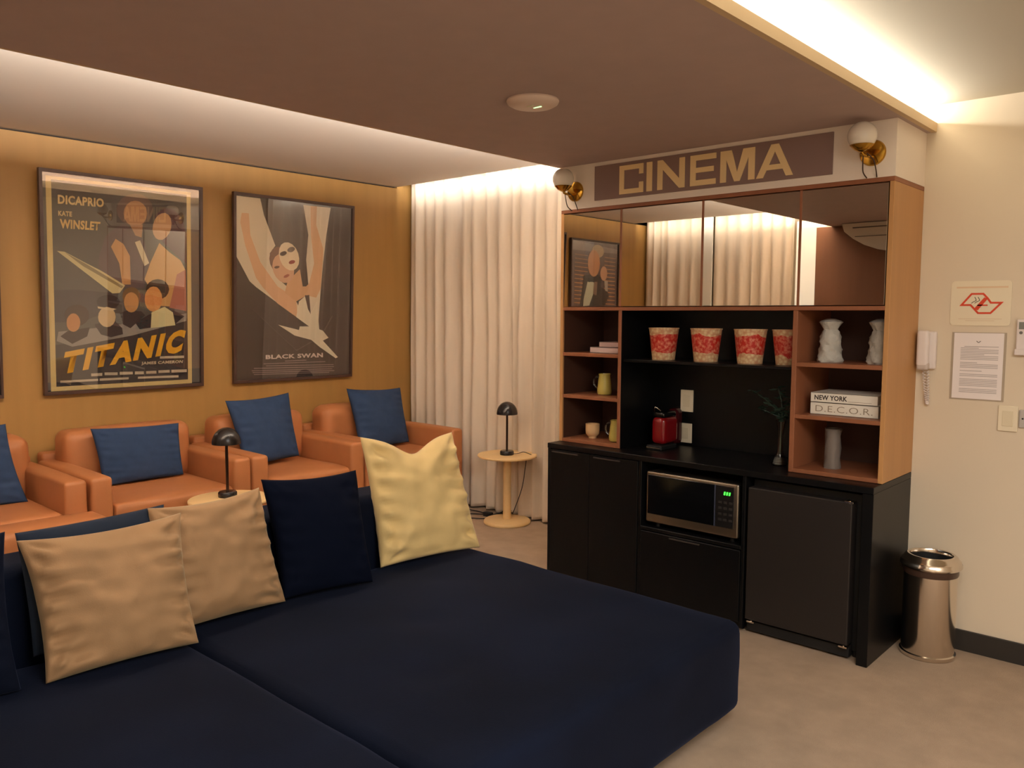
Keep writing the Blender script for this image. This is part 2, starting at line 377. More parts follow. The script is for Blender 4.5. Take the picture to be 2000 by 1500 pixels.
# ================================================================ POSTERS
ART1=[((118,112,105),[(0.02,0.02),(0.98,0.02),(0.98,0.98),(0.02,0.98)]),
((222,198,138),[(0.042,0.016),(0.925,0.016),(0.925,0.97),(0.042,0.97)]),
((103,98,92),[(0.072,0.036),(0.897,0.036),(0.897,0.955),(0.072,0.955)]),
((78,70,68),[(0.072,0.036),(0.897,0.036),(0.897,0.345),(0.5,0.27),(0.072,0.225)]),
((88,80,80),[(0.072,0.471),(0.203,0.476),(0.404,0.464),(0.441,0.396),(0.22,0.327),(0.072,0.327)]),
((112,96,96),[(0.484,0.789),(0.416,0.756),(0.371,0.719),(0.336,0.633),(0.329,0.582),(0.362,0.549),(0.443,0.495),(0.606,0.49),(0.649,0.611),(0.615,0.71),(0.563,0.756)]),
((128,108,98),[(0.674,0.867),(0.664,0.837),(0.638,0.81),(0.6,0.792),(0.556,0.783),(0.512,0.786),(0.475,0.8),(0.451,0.823),(0.443,0.85),(0.453,0.879),(0.477,0.905),(0.514,0.924),(0.559,0.934),(0.603,0.932),(0.64,0.918),(0.665,0.895)]),
((196,152,112),[(0.635,0.846),(0.628,0.823),(0.612,0.802),(0.587,0.787),(0.559,0.781),(0.53,0.784),(0.507,0.795),(0.491,0.814),(0.487,0.836),(0.492,0.859),(0.509,0.88),(0.533,0.895),(0.561,0.901),(0.588,0.899),(0.612,0.888),(0.629,0.87)]),
((180,138,104),[(0.524,0.787),(0.605,0.792),(0.598,0.731),(0.558,0.738)]),
((222,206,170),[(0.554,0.707),(0.587,0.717),(0.643,0.611),(0.613,0.596)]),
((108,84,86),[(0.683,0.841),(0.743,0.88),(0.805,0.88),(0.866,0.836),(0.891,0.765),(0.892,0.619),(0.827,0.653),(0.729,0.72)]),
((206,164,108),[(0.711,0.711),(0.777,0.669),(0.852,0.632),(0.883,0.588),(0.89,0.399),(0.706,0.407),(0.612,0.534),(0.649,0.611)]),
((178,118,100),[(0.826,0.563),(0.886,0.588),(0.89,0.381),(0.773,0.398)]),
((208,166,124),[(0.789,0.784),(0.776,0.759),(0.756,0.74),(0.732,0.727),(0.707,0.726),(0.687,0.733),(0.673,0.75),(0.667,0.773),(0.672,0.798),(0.685,0.823),(0.705,0.843),(0.729,0.854),(0.753,0.857),(0.774,0.849),(0.788,0.833),(0.793,0.81)]),
((206,158,108),[(0.406,0.678),(0.435,0.716),(0.482,0.695),(0.521,0.64),(0.524,0.506),(0.472,0.505),(0.455,0.603)]),
((214,200,150),[(0.094,0.645),(0.136,0.643),(0.249,0.6),(0.345,0.565),(0.489,0.501),(0.454,0.465),(0.41,0.462)]),
((150,136,104),[(0.136,0.641),(0.26,0.592),(0.478,0.496),(0.466,0.487),(0.238,0.583)]),
((160,152,142),[(0.08,0.243),(0.091,0.285),(0.303,0.3),(0.529,0.325),(0.89,0.371),(0.889,0.333),(0.528,0.263),(0.167,0.216)]),
((72,58,56),[(0.101,0.264),(0.143,0.288),(0.271,0.304),(0.254,0.262),(0.167,0.229)]),
((84,66,58),[(0.269,0.36),(0.263,0.341),(0.247,0.325),(0.224,0.314),(0.196,0.311),(0.169,0.315),(0.146,0.325),(0.132,0.341),(0.127,0.359),(0.133,0.378),(0.148,0.393),(0.171,0.404),(0.199,0.408),(0.226,0.404),(0.249,0.394),(0.264,0.379)]),
((198,142,92),[(0.216,0.326),(0.212,0.31),(0.204,0.296),(0.19,0.287),(0.175,0.284),(0.161,0.287),(0.148,0.296),(0.139,0.31),(0.138,0.326),(0.14,0.342),(0.15,0.355),(0.163,0.365),(0.178,0.368),(0.192,0.365),(0.205,0.355),(0.213,0.342)]),
((74,66,66),[(0.298,0.317),(0.337,0.325),(0.415,0.338),(0.465,0.299),(0.47,0.27),(0.396,0.256),(0.336,0.27)]),
((62,56,58),[(0.454,0.423),(0.448,0.411),(0.433,0.4),(0.41,0.393),(0.383,0.39),(0.356,0.392),(0.334,0.399),(0.319,0.41),(0.314,0.422),(0.32,0.434),(0.336,0.444),(0.358,0.452),(0.385,0.455),(0.411,0.453),(0.434,0.446),(0.449,0.435)]),
((214,188,146),[(0.427,0.351),(0.422,0.333),(0.411,0.318),(0.392,0.307),(0.372,0.304),(0.352,0.308),(0.336,0.318),(0.324,0.333),(0.321,0.351),(0.325,0.369),(0.337,0.384),(0.354,0.395),(0.374,0.399),(0.394,0.395),(0.412,0.385),(0.423,0.37)]),
((220,200,160),[(0.319,0.4),(0.416,0.392),(0.433,0.389),(0.405,0.381),(0.322,0.391)]),
((70,62,62),[(0.453,0.369),(0.495,0.382),(0.588,0.379),(0.612,0.36),(0.517,0.298),(0.471,0.317)]),
((132,104,72),[(0.585,0.451),(0.58,0.434),(0.567,0.42),(0.548,0.41),(0.526,0.407),(0.505,0.41),(0.487,0.419),(0.475,0.433),(0.471,0.449),(0.475,0.466),(0.487,0.48),(0.507,0.49),(0.528,0.494),(0.55,0.491),(0.568,0.482),(0.58,0.468)]),
((196,148,98),[(0.572,0.422),(0.568,0.404),(0.558,0.388),(0.542,0.377),(0.524,0.373),(0.507,0.377),(0.492,0.387),(0.483,0.403),(0.479,0.421),(0.483,0.44),(0.493,0.456),(0.509,0.466),(0.526,0.47),(0.544,0.466),(0.559,0.456),(0.569,0.441)]),
((68,60,62),[(0.547,0.325),(0.642,0.365),(0.802,0.384),(0.874,0.356),(0.807,0.315),(0.575,0.293)]),
((82,66,54),[(0.772,0.488),(0.765,0.469),(0.749,0.452),(0.724,0.441),(0.694,0.437),(0.665,0.441),(0.641,0.451),(0.626,0.466),(0.62,0.485),(0.626,0.504),(0.643,0.52),(0.667,0.531),(0.696,0.536),(0.725,0.533),(0.75,0.523),(0.766,0.507)]),
((210,150,92),[(0.725,0.44),(0.72,0.416),(0.708,0.396),(0.688,0.382),(0.666,0.377),(0.644,0.382),(0.626,0.395),(0.614,0.415),(0.611,0.438),(0.615,0.461),(0.628,0.482),(0.646,0.495),(0.668,0.5),(0.69,0.497),(0.709,0.483),(0.721,0.464)]),
((218,208,160),[(0.654,0.374),(0.74,0.402),(0.795,0.375),(0.811,0.311),(0.647,0.298)]),
((205,190,165),[(0.273,0.089),(0.339,0.089),(0.338,0.076),(0.273,0.076)]),
((205,190,165),[(0.353,0.091),(0.432,0.089),(0.432,0.076),(0.353,0.078)]),
((205,190,165),[(0.446,0.091),(0.527,0.089),(0.527,0.076),(0.446,0.077)]),
((205,190,165),[(0.542,0.089),(0.598,0.088),(0.598,0.074),(0.541,0.075)]),
((205,190,165),[(0.613,0.088),(0.68,0.088),(0.68,0.074),(0.613,0.075)]),
((205,190,165),[(0.695,0.089),(0.769,0.089),(0.769,0.076),(0.695,0.076)]),
((205,190,165),[(0.782,0.089),(0.887,0.088),(0.887,0.074),(0.782,0.075)]),
((205,190,165),[(0.094,0.063),(0.313,0.063),(0.313,0.053),(0.094,0.053)]),
((205,190,165),[(0.322,0.064),(0.501,0.063),(0.5,0.053),(0.321,0.053)]),
((205,190,165),[(0.56,0.063),(0.829,0.06),(0.829,0.049),(0.559,0.053)]),
((205,190,165),[(0.706,0.158),(0.868,0.158),(0.868,0.146),(0.706,0.147)])]
TXT1=[('TITANIC',(226,170,52),[(0.094,0.09),(0.847,0.175),(0.888,0.293),(0.125,0.194)]),
('DICAPRIO',(226,198,140),[(0.104,0.852),(0.366,0.855),(0.367,0.895),(0.105,0.892)]),
('KATE',(222,196,140),[(0.105,0.8),(0.181,0.801),(0.182,0.823),(0.105,0.822)]),
('WINSLET',(222,186,120),[(0.113,0.745),(0.337,0.748),(0.345,0.788),(0.112,0.787)]),
('JAMES CAMERON',(214,198,168),[(0.581,0.117),(0.856,0.117),(0.862,0.136),(0.582,0.135)])]
ART2=[((72,62,60),[(0.02,0.02),(0.98,0.02),(0.98,0.98),(0.02,0.98)]),
((226,212,186),[(-0.022,0.981),(0.209,0.981),(0.238,0.897),(0.329,0.739),(0.284,0.695),(0.336,0.57),(0.424,0.522),(0.503,0.44),(0.615,0.3),(0.177,0.513),(0.128,0.542),(-0.009,0.682)]),
((228,214,190),[(0.557,0.974),(0.795,0.976),(0.759,0.821),(0.73,0.638),(0.713,0.496),(0.697,0.328),(0.629,0.328),(0.613,0.482),(0.606,0.534),(0.585,0.672),(0.602,0.812)]),
((222,178,138),[(0.068,0.896),(0.122,0.897),(0.133,0.785),(0.211,0.646),(0.348,0.52),(0.502,0.456),(0.516,0.348),(0.349,0.427),(0.228,0.514),(0.177,0.562),(0.095,0.728),(0.057,0.848)]),
((220,176,134),[(0.618,0.971),(0.674,0.975),(0.669,0.871),(0.734,0.739),(0.713,0.516),(0.676,0.463),(0.576,0.477),(0.569,0.513),(0.612,0.542),(0.654,0.655),(0.624,0.813)]),
((216,170,126),[(0.43,0.549),(0.532,0.619),(0.557,0.524),(0.613,0.526),(0.576,0.469),(0.503,0.44),(0.407,0.486)]),
((120,84,70),[(0.454,0.682),(0.462,0.652),(0.456,0.624),(0.436,0.601),(0.407,0.588),(0.372,0.585),(0.337,0.594),(0.308,0.614),(0.288,0.639),(0.281,0.668),(0.287,0.695),(0.305,0.718),(0.334,0.732),(0.369,0.735),(0.403,0.726),(0.434,0.708)]),
((216,172,138),[(0.476,0.639),(0.484,0.608),(0.48,0.578),(0.462,0.555),(0.433,0.542),(0.399,0.54),(0.365,0.55),(0.335,0.57),(0.314,0.598),(0.305,0.629),(0.311,0.657),(0.328,0.68),(0.355,0.694),(0.389,0.696),(0.424,0.687),(0.454,0.667)]),
((236,218,186),[(0.517,0.706),(0.526,0.676),(0.522,0.647),(0.505,0.624),(0.479,0.611),(0.447,0.61),(0.414,0.62),(0.385,0.64),(0.366,0.667),(0.357,0.697),(0.361,0.725),(0.377,0.747),(0.402,0.76),(0.434,0.762),(0.467,0.753),(0.497,0.733)]),
((78,66,62),[(0.421,0.707),(0.421,0.703),(0.417,0.698),(0.409,0.693),(0.399,0.689),(0.388,0.687),(0.378,0.687),(0.37,0.689),(0.366,0.693),(0.366,0.698),(0.37,0.703),(0.378,0.707),(0.388,0.71),(0.399,0.713),(0.409,0.713),(0.417,0.71)]),
((88,78,70),[(0.489,0.732),(0.489,0.727),(0.484,0.721),(0.476,0.716),(0.465,0.711),(0.452,0.709),(0.441,0.71),(0.432,0.712),(0.427,0.716),(0.427,0.721),(0.432,0.727),(0.44,0.733),(0.451,0.737),(0.464,0.739),(0.475,0.739),(0.484,0.736)]),
((150,58,52),[(0.491,0.662),(0.49,0.657),(0.486,0.653),(0.479,0.649),(0.468,0.647),(0.459,0.645),(0.45,0.645),(0.442,0.647),(0.439,0.65),(0.439,0.654),(0.444,0.659),(0.451,0.663),(0.461,0.666),(0.471,0.667),(0.48,0.667),(0.487,0.665)]),
((168,96,80),[(0.445,0.586),(0.445,0.583),(0.441,0.579),(0.434,0.575),(0.426,0.571),(0.417,0.569),(0.407,0.568),(0.401,0.568),(0.397,0.57),(0.397,0.573),(0.401,0.578),(0.407,0.581),(0.416,0.585),(0.425,0.588),(0.434,0.589),(0.441,0.588)]),
((110,84,72),[(0.363,0.628),(0.362,0.625),(0.358,0.621),(0.352,0.619),(0.343,0.617),(0.336,0.616),(0.328,0.617),(0.322,0.619),(0.32,0.621),(0.321,0.624),(0.325,0.626),(0.332,0.629),(0.34,0.631),(0.348,0.631),(0.355,0.631),(0.361,0.63)]),
((232,222,196),[(0.527,0.44),(0.576,0.469),(0.628,0.369),(0.682,0.443),(0.697,0.328),(0.704,0.283),(0.736,0.275),(0.788,0.233),(0.737,0.217),(0.877,0.118),(0.857,0.112),(0.712,0.18),(0.635,0.223),(0.493,0.249),(0.355,0.31),(0.529,0.28),(0.535,0.3),(0.615,0.3),(0.504,0.353)]),
((76,60,60),[(0.576,0.473),(0.613,0.478),(0.628,0.369),(0.604,0.397)]),
((104,92,90),[(0.144,0.398),(0.506,0.168),(0.511,0.163),(0.149,0.394)]),
((104,92,90),[(0.506,0.168),(0.635,0.214),(0.64,0.21),(0.511,0.163)]),
((104,92,90),[(0.748,0.279),(0.819,0.361),(0.824,0.356),(0.754,0.274)]),
((158,140,138),[(0.413,0.11),(0.593,0.111),(0.593,0.106),(0.413,0.106)]),
((158,140,138),[(0.238,0.1),(0.762,0.097),(0.762,0.093),(0.238,0.096)]),
((158,140,138),[(0.258,0.088),(0.837,0.077),(0.837,0.073),(0.258,0.084)]),
((158,140,138),[(0.162,0.078),(0.841,0.065),(0.841,0.061),(0.162,0.073)]),
((158,140,138),[(0.145,0.065),(0.825,0.053),(0.825,0.049),(0.145,0.061)]),
((158,140,138),[(0.151,0.055),(0.844,0.042),(0.844,0.037),(0.151,0.051)]),
((158,140,138),[(0.162,0.044),(0.798,0.033),(0.798,0.029),(0.162,0.04)])]
TXT2=[('BLACK SWAN',(226,214,204),[(0.253,0.123),(0.739,0.121),(0.738,0.147),(0.253,0.146)])]

def poster(y0, y1, label, art, texts, z1=2.48, tl=2.5, base=(60, 52, 54)):
    z0 = 1.09; tilt = math.radians(tl)
    t = thing('framed_poster', label, 'poster', (XW+.01, (y0+y1)/2, z0), 'framed posters on the wood wall')
    def fr(s, tt, d):
        h = tt*(z1-z0); dd = .012+d
        return (XW+.004+math.sin(tilt)*h+dd*math.cos(tilt), y0+s*(y1-y0), z0+h*math.cos(tilt)-dd*math.sin(tilt))
    def slab3(name, s0, s1, a0, a1, d0, d1, m): 
        P = [fr(s, a, d) for d in (d0, d1) for a in (a0, a1) for s in (s0, s1)]
        me = fixn(pyd(P, [(0, 1, 3, 2), (4, 5, 7, 6), (0, 1, 5, 4), (2, 3, 7, 6), (0, 2, 6, 4), (1, 3, 7, 5)])); return link(name, me, m, t)
    W = .018
    slab3('frame_rail', 0, 1, 0, W/1.2, -.01, .022, frame_m); slab3('frame_rail', 0, 1, 1-W/1.2, 1, -.01, .022, frame_m)
    slab3('frame_stile', 0, W, W/1.2, 1-W/1.2, -.01, .022, frame_m); slab3('frame_stile', 1-W, 1, W/1.2, 1-W/1.2, -.01, .022, frame_m)
    slab3('poster_sheet', W, 1-W, W/1.2, 1-W/1.2, -.006, -.001, flat(base))
    k = 0; bycol = {}
    for i, (c, pts) in enumerate(art):
        pts = [(min(max(a, W), 1-W), min(max(b, W/1.2), 1-W/1.2)) for a, b in pts]
        prism('print_shape', pts, flat(c), t, fr, .0002+i*.00012)
    for tx, c, q in texts:
        textq('lettering', tx, q, flat(c), t, fr, .04 if tx != 'TITANIC' else .06, .0002+(len(art)+2)*.00012, 1.25 if tx == 'TITANIC' else 1.08)
    slab3('glass_pane', W, 1-W, W/1.2, 1-W/1.2, .0105, .0125, gl)
    return t
poster(1.80, 2.84, 'film poster lettered TITANIC in yellow, dark frame, pale ship wedge', ART1, TXT1)
poster(3.075, 4.136, 'film poster lettered BLACK SWAN, black with white shards, nearest the curtain', ART2, TXT2)
poster(.88, 1.576, 'dark framed poster at the left edge of the photo, only its frame edge showing', [], [])
def bd(x, y): return (round(.97-(x-230)*.00147, 3), round(.985-(y-470)*.000601, 3))
def bell(cx, cy, rx, ry): return [bd(cx+rx*math.cos(a*PI/8), cy+ry*math.sin(a*PI/8)) for a in range(16)]
st_ = [((150, 132, 128), [bd(230, 470), bd(870, 540), bd(870, 600), bd(230, 600)])]
for i in range(13):
    y = 650+i*54; c = (170+min(i, 5)*8, 128+min(i, 5)*5, 104)
    st_.append((c, [bd(275, y), bd(455, y+8), bd(455, y+22), bd(275, y+12)])); st_.append((c, [bd(690, y+6), bd(850, y+14), bd(850, y+26), bd(690, y+22)]))
st_ += [((56, 52, 56), [bd(400, 930), bd(600, 915), bd(650, 960), (bd(640, 1080)), bd(740, 1140), bd(760, 1200), bd(700, 1345), bd(400, 1365), bd(345, 1365), bd(380, 1100)]),
 ((212, 212, 188), [bd(450, 1015), bd(540, 1015), bd(560, 1090), bd(480, 1340), bd(395, 1350), bd(400, 1250)]),
 ((150, 124, 110), [bd(545, 1010), bd(590, 1010), bd(580, 1200), bd(530, 1180)]),
 ((196, 172, 140), bell(590, 590, 85, 90)), ((214, 156, 112), bell(535, 760, 85, 185)),
 ((30, 32, 42), [bd(465, 965), bd(505, 985), bd(545, 965), bd(545, 1025), bd(505, 1005), bd(465, 1025)]),
 ((214, 166, 134), bell(680, 890, 50, 100)), ((186, 180, 172), [bd(690, 990), bd(740, 990), bd(740, 1140), bd(705, 1130)])]
poster(-.165, .732, 'poster of a man in a dinner jacket, seen reflected in the leftmost mirror door', st_, [], 2.44, .4, base=(104, 88, 90))

# ================================================================ WALL CABINET WITH SHELVES
U0, U1, YU, YL = -3.148, -1.244, 3.888, 3.781
fas = struct(box('wall_fascia', (U0, U1, YU, YR, 2.226, ZC), mat('fascia_paint', (236, 222, 206), .8), bev=0))
wc = thing('wall_cabinet', 'tall walnut wall cabinet with mirror doors above open shelves and black niche', 'cabinet', ((U0+U1)/2, 4.1, .836))
B_ = .012
box('side_panel', (U0, U0+.022, YU, YR, .836, 2.205), oak, wc)
sp = box('side_panel', (U1-.022, U1, YU, YR, .836, 2.205), oak, wc); sp['label'] = 'honey oak side panel facing the beige wall'
box('top_panel', (U0, U1, YU, YR, 2.205, 2.226), walnut, wc)
box('black_lining', (-2.700, -2.697, YU+.004, YR-.03, .836, 1.63), black, wc, bev=0)
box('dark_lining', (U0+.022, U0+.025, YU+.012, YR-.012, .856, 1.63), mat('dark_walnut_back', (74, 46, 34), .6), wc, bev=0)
box('divider', (-2.722, -2.700, YU, YR-.01, .836, 1.63), walnut, wc)
box('divider', (-1.692, -1.668, YU, YR-.01, .836, 1.63), walnut, wc)
for x0, x1 in ((U0+.022, -2.722), (-1.668, U1-.022)):
    for z in (.836, 1.104, 1.358):
        box('shelf', (x0, x1, YU+.001, YR-.012, z, z+.02 if z > .84 else .856), walnut, wc, bev=.0015)
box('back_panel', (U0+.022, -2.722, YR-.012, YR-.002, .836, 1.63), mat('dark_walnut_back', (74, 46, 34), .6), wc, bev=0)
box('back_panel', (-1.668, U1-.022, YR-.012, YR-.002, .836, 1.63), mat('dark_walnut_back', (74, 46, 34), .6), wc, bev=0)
bp = box('back_panel', (-2.700, -1.692, YR-.03, YR-.002, .836, 1.63), black, wc, bev=0); bp['label'] = 'black panel at the back of the niche'
box('door_box', (U0+.022, U1-.022, YU+.03, YR-.002, 1.655, 2.20), dark, wc, bev=0)
box('carcass_shelf', (U0+.022, U1-.022, YU, YR-.01, 1.63, 1.650), walnut, wc)
bs = box('shelf', (-2.700, -1.692, YU+.02, YR-.03, 1.337, 1.352), black, wc); bs['label'] = 'black shelf carrying the popcorn tubs'
# four mirror doors
for i, (x0, x1) in enumerate(((-3.124, -2.716), (-2.706, -2.200), (-2.190, -1.676), (-1.664, -1.270))):
    me = boxm([(x0, x1, YU, YU+.018, 1.654, 2.20)], .0008, 1)
    d = link('mirror_door', me, mirror, wc)
for x in (-2.711, -2.195, -1.670): box('door_edge', (x-.006, x+.006, YU-.003, YU+.02, 1.652, 2.203), walnut, wc, bev=.001)

# ---- base unit
bu = thing('base_cabinet', 'matte black base cabinet with doors, drawer, microwave niche and fridge bay', 'cabinet', ((U0+U1)/2, 4.0, 0))
box('worktop', (U0, U1, YL-.004, YR-.002, .805, .835), black, bu, bev=.002)
box('side_panel', (U0, U0+.02, YL, YR-.002, 0, .805), black, bu); box('side_panel', (U1-.05, U1, YL, YR-.002, 0, .805), black, bu)
box('upright', (-2.50, -2.48, YL+.004, YR-.02, .05, .805), black, bu); box('upright', (-1.88, -1.862, YL+.004, YR-.02, .02, .805), black, bu)
box('back_panel', (U0+.02, U1-.05, YR-.02, YR-.004, .02, .805), black, bu, bev=0)
box('plinth', (U0+.02, -1.88, YL+.05, YL+.07, 0, .05), blackm, bu, bev=0)
for x0, x1, h0, h1 in ((U0+.022, -2.838, -3.108, -2.914), (-2.834, -2.502, -2.80, -2.617)):
    d = box('door', (x0, x1, YL-.001, YL+.018, .052, .80), black, bu)
    box('handle', (h0, h1, YL-.012, YL+.002, .784, .790), mat('dark_bar', (92, 86, 82), .35, metal=.6), d, bev=0)
box('niche_floor', (-2.48, -1.88, YL, YR-.02, .425, .445), black, bu)
d = box('drawer', (-2.478, -1.882, YL-.001, YL+.018, .052, .42), black, bu)
box('handle', (-2.29, -2.11, YL-.010, YL+.002, .405, .411), mat('dark_bar', (92, 86, 82), .35, metal=.6), d, bev=0)

# ---- microwave
mw_ = thing('microwave', 'steel-framed black microwave with green clock in the base cabinet niche', 'microwave', (-2.175, 3.98, .445))
x0, x1, z0, z1, yf = -2.452, -1.905, .475, .752, YL+.012
rbox('body', (x0, x1, yf+.02, yf+.36, z0, z1), .012, steel, mw_, n=2)
rbox('front_frame', (x0-.002, x1+.002, yf, yf+.035, z0-.004, z1+.002), .012, steel, mw_, n=2)
d = box('door_window', (x0+.012, -2.035, yf-.004, yf+.01, z0+.045, z1-.016), blackgl, mw_)
p = box('control_panel', (-2.030, x1-.022, yf-.004, yf+.01, z0+.045, z1-.016), mat('panel_black', (28, 26, 26), .3), mw_)
box('panel_edge', (-2.036, -2.031, yf-.005, yf+.01, z0+.045, z1-.016), mat('blue_grey_edge', (70, 74, 92), .3), mw_, bev=0)
def mwf(a, b, d): return (a, yf-.0045-d, b)
prisms('clock_digits', [[(-1.984+k*.014, .690), (-1.976+k*.014, .690), (-1.973+k*.014, .707), (-1.981+k*.014, .707)] for k in range(3)], green, p, mwf, .0006)
for r_ in range(4):
    for c_ in range(3):
        bx = -2.012+.030*c_; bz = .645-.03*r_
        box('key', (bx, bx+.018, yf-.0055, yf-.003, bz, bz+.012), mat('key_grey', (52, 48, 46), .4), p, bev=0)
for fx in (x0+.05, x1-.05):
    for fy in (yf+.05, yf+.31): lathe('foot', [(.014, 0), (.014, .03)], (fx, fy, .445), blackm, mw_, n=10)

# ---- mini fridge
fg = thing('mini_fridge', 'black mini fridge in the right bay of the base cabinet', 'fridge', (-1.59, 4.0, 0))
box('body', (-1.855, -1.30, YL+.08, YR-.03, .03, .78), blackm, fg)
d = box('door', (-1.850, -1.338, YL+.005, YL+.075, .075, .752), mat('fridge_door', (38, 33, 31), .42), fg, bev=.006, seg=2)
box('base_grille', (-1.85, -1.338, YL+.03, YL+.075, .012, .062), blackm, fg)
for x, z in ((-1.35, .748), (-1.355, .064), (-1.815, .064)):
    hz = box('hinge', (x-.022, x+.018, YL-.002, YL+.05, z, z+.008), chrome, fg, bev=.001)
    lathe('hinge_pin', [(.006, 0), (.006, .012)], (x, YL+.008, z-.002), chrome, fg, n=10)
for fx in (-1.83, -1.33):
    for fy in (YL+.1, YR-.06): lathe('foot', [(.015, 0), (.015, .03)], (fx, fy, 0), blackm, fg, n=10)

# ================================================================ CINEMA SIGN, WALL LAMPS
sg = thing('cinema_sign', 'long brown sign lettered CINEMA in gold above the mirror doors', 'sign', (-2.21, YU-.004, 2.268))
box('sign_board', (-2.897, -1.523, YU-.008, YU, 2.262, 2.456), signbr, sg, bev=.001)
SW = .034
def stroke(x0, z0, x1, z1, w=SW):
    return [(x0, z0), (x0+w, z0), (x1+w, z1), (x1, z1)]
b0, b1 = 2.280, 2.437
def rect(a, b, c, d): return [(a, c), (b, c), (b, d), (a, d)]
LET = {
 'C': [rect(-2.721, -2.690, b0, b1), rect(-2.690, -2.563, b0, b0+.026), rect(-2.690, -2.563, b1-.026, b1), rect(-2.590, -2.563, b0+.026, b0+.058), rect(-2.590, -2.563, b1-.055, b1-.026)],
 'I': [rect(-2.541, -2.506, b0, b1)],
 'N': [rect(-2.472, -2.440, b0, b1), rect(-2.337, -2.304, b0, b1), [(-2.440, b1), (-2.440, b1-.05), (-2.337, b0), (-2.337, b0+.05)]],
 'E': [rect(-2.271, -2.238, b0, b1), rect(-2.238, -2.122, b0, b0+.028), rect(-2.238, -2.122, b1-.028, b1), rect(-2.238, -2.135, b0+.066, b0+.092)],
 'M': [rect(-2.097, -2.064, b0, b1), rect(-1.943, -1.909, b0, b1), [(-2.064, b1), (-2.064, b1-.045), (-2.018, b0), (-2.0035, b0), (-2.0035, b0+.045), (-2.035, b1)], [(-1.943, b1), (-1.972, b1), (-2.0035, b0+.045), (-2.0035, b0), (-1.989, b0), (-1.943, b1-.045)]],
 'A': [[(-1.900, b0), (-1.864, b0), (-1.805, b1-.035), (-1.805, b1), (-1.825, b1)], [(-1.711, b0), (-1.786, b1), (-1.805, b1), (-1.805, b1-.035), (-1.747, b0)], [(-1.847, b0+.035), (-1.7636, b0+.035), (-1.7755, b0+.060), (-1.835, b0+.060)]],
}
def sgf(a, b, d): return (a, YU-.008-d, b)
for ch_, ps in LET.items(): prisms('letter', ps, goldl, sg, sgf, .004)

def sconce(x, z, lab):
    t = thing('wall_lamp', lab, 'wall lamp', (x, YU, z-.06), 'globe wall lamps beside the sign')
    lathe('back_plate', [(.0, -.016), (.03, -.016), (.054, -.010), (.058, -.004), (.058, 0)], (x, YU, z), brass, t, axis='y', n=36)
    tube('arm', [(x, YU-.01, z-.018), (x, YU-.045, z-.022), (x-.012, YU-.088, z-.018), (x-.014, YU-.098, z-.002)], .007, brass, t)
    gx, gy, gz = x-.014, YU-.100, z+.062
    lathe('cup', [(.0, -.072), (.014, -.070), (.032, -.060), (.046, -.046), (.052, -.040), (.047, -.0405), (.030, -.055), (0, -.063)], (gx, gy, gz), brass, t, n=36)
    lathe('globe', [(max(.0005, .062*math.sin(PI*i/20)), -.062*math.cos(PI*i/20)) for i in range(21)], (gx, gy, gz), opal, t, n=36)
    tube('cord', [(gx+.004, gy+.01, gz-.07), (gx-.004, gy+.03, gz-.11), (gx-.010, gy+.055, gz-.15), (gx-.006, YU-.008, z-.110)], .0028, mat('brown_cord', (66, 44, 30), .6), t)
    tube('cord', [(gx+.012, gy+.03, gz-.072), (gx+.034, gy+.05, gz-.10), (gx+.040, gy+.07, gz-.14), (gx+.038, YU-.008, z-.110)], .0028, mat('brown_cord', (66, 44, 30), .6), t)
    return t
sconce(-1.345, 2.337, 'brass wall lamp with opal globe right of the CINEMA sign')
sconce(-3.040, 2.328, 'brass wall lamp with opal globe left of the CINEMA sign, against the curtain')

# ================================================================ THINGS IN THE CABINET
tub = link('popcorn_tub', None, None) if False else None
v0 = None
def make_tub(x, y, z):
    prof = [(0, .0), (.076, .0), (.077, .004), (.1005, .178), (.1035, .180), (.1035, .185), (.1, .185), (.076, .006), (0, .006)]
    prof = [(r*.84, h*.98) for r, h in prof]
    return lathe('popcorn_tub', prof, (x, y, z), tubm, None, n=40)
tub = make_tub(-2.525, 4.06, 1.352)
GR = 'popcorn tubs on the black shelf'
tag(tub, 'red and cream popcorn tub at the left end of the black shelf', 'popcorn tub', GR)
for dx, rz, lab in ((.27, 1.3, 'second popcorn tub from the left on the black shelf'), (.53, 2.2, 'third popcorn tub from the left, above the plant side of the niche'), (.728, 4.0, 'rightmost popcorn tub, partly hidden by the walnut divider')):
    t = dup(tub, (dx, .035 if dx > .6 else 0, 0), lab, GR, rz)

# figurines: ribbed white ceramic with a flared crown
def fig(x, y, z):
    def rib(a, h): return 1+.10*math.sin(6*a+h*90)*(1 if h < .17 else .5)+.06*math.sin(3*a+1)
    prof = [(0, 0), (.055, 0), (.060, .01), (.056, .03), (.050, .055), (.052, .062), (.046, .085), (.050, .10), (.047, .125), (.038, .15), (.032, .160), (.036, .168), (.047, .186), (.053, .196), (.044, .203), (.020, .212), (0, .214)]
    return lathe('figurine', prof, (x, y, z), whitec, None, n=36, fn=rib)
f1 = fig(-1.566, 4.04, 1.378); tag(f1, 'white ribbed ceramic figurine with flared crown, left one on the shelf', 'figurine', 'white figurines on the right shelf')
dup(f1, (.24, 0, 0), 'white ribbed ceramic figurine half hidden behind the cabinet side', 'white figurines on the right shelf', .5)

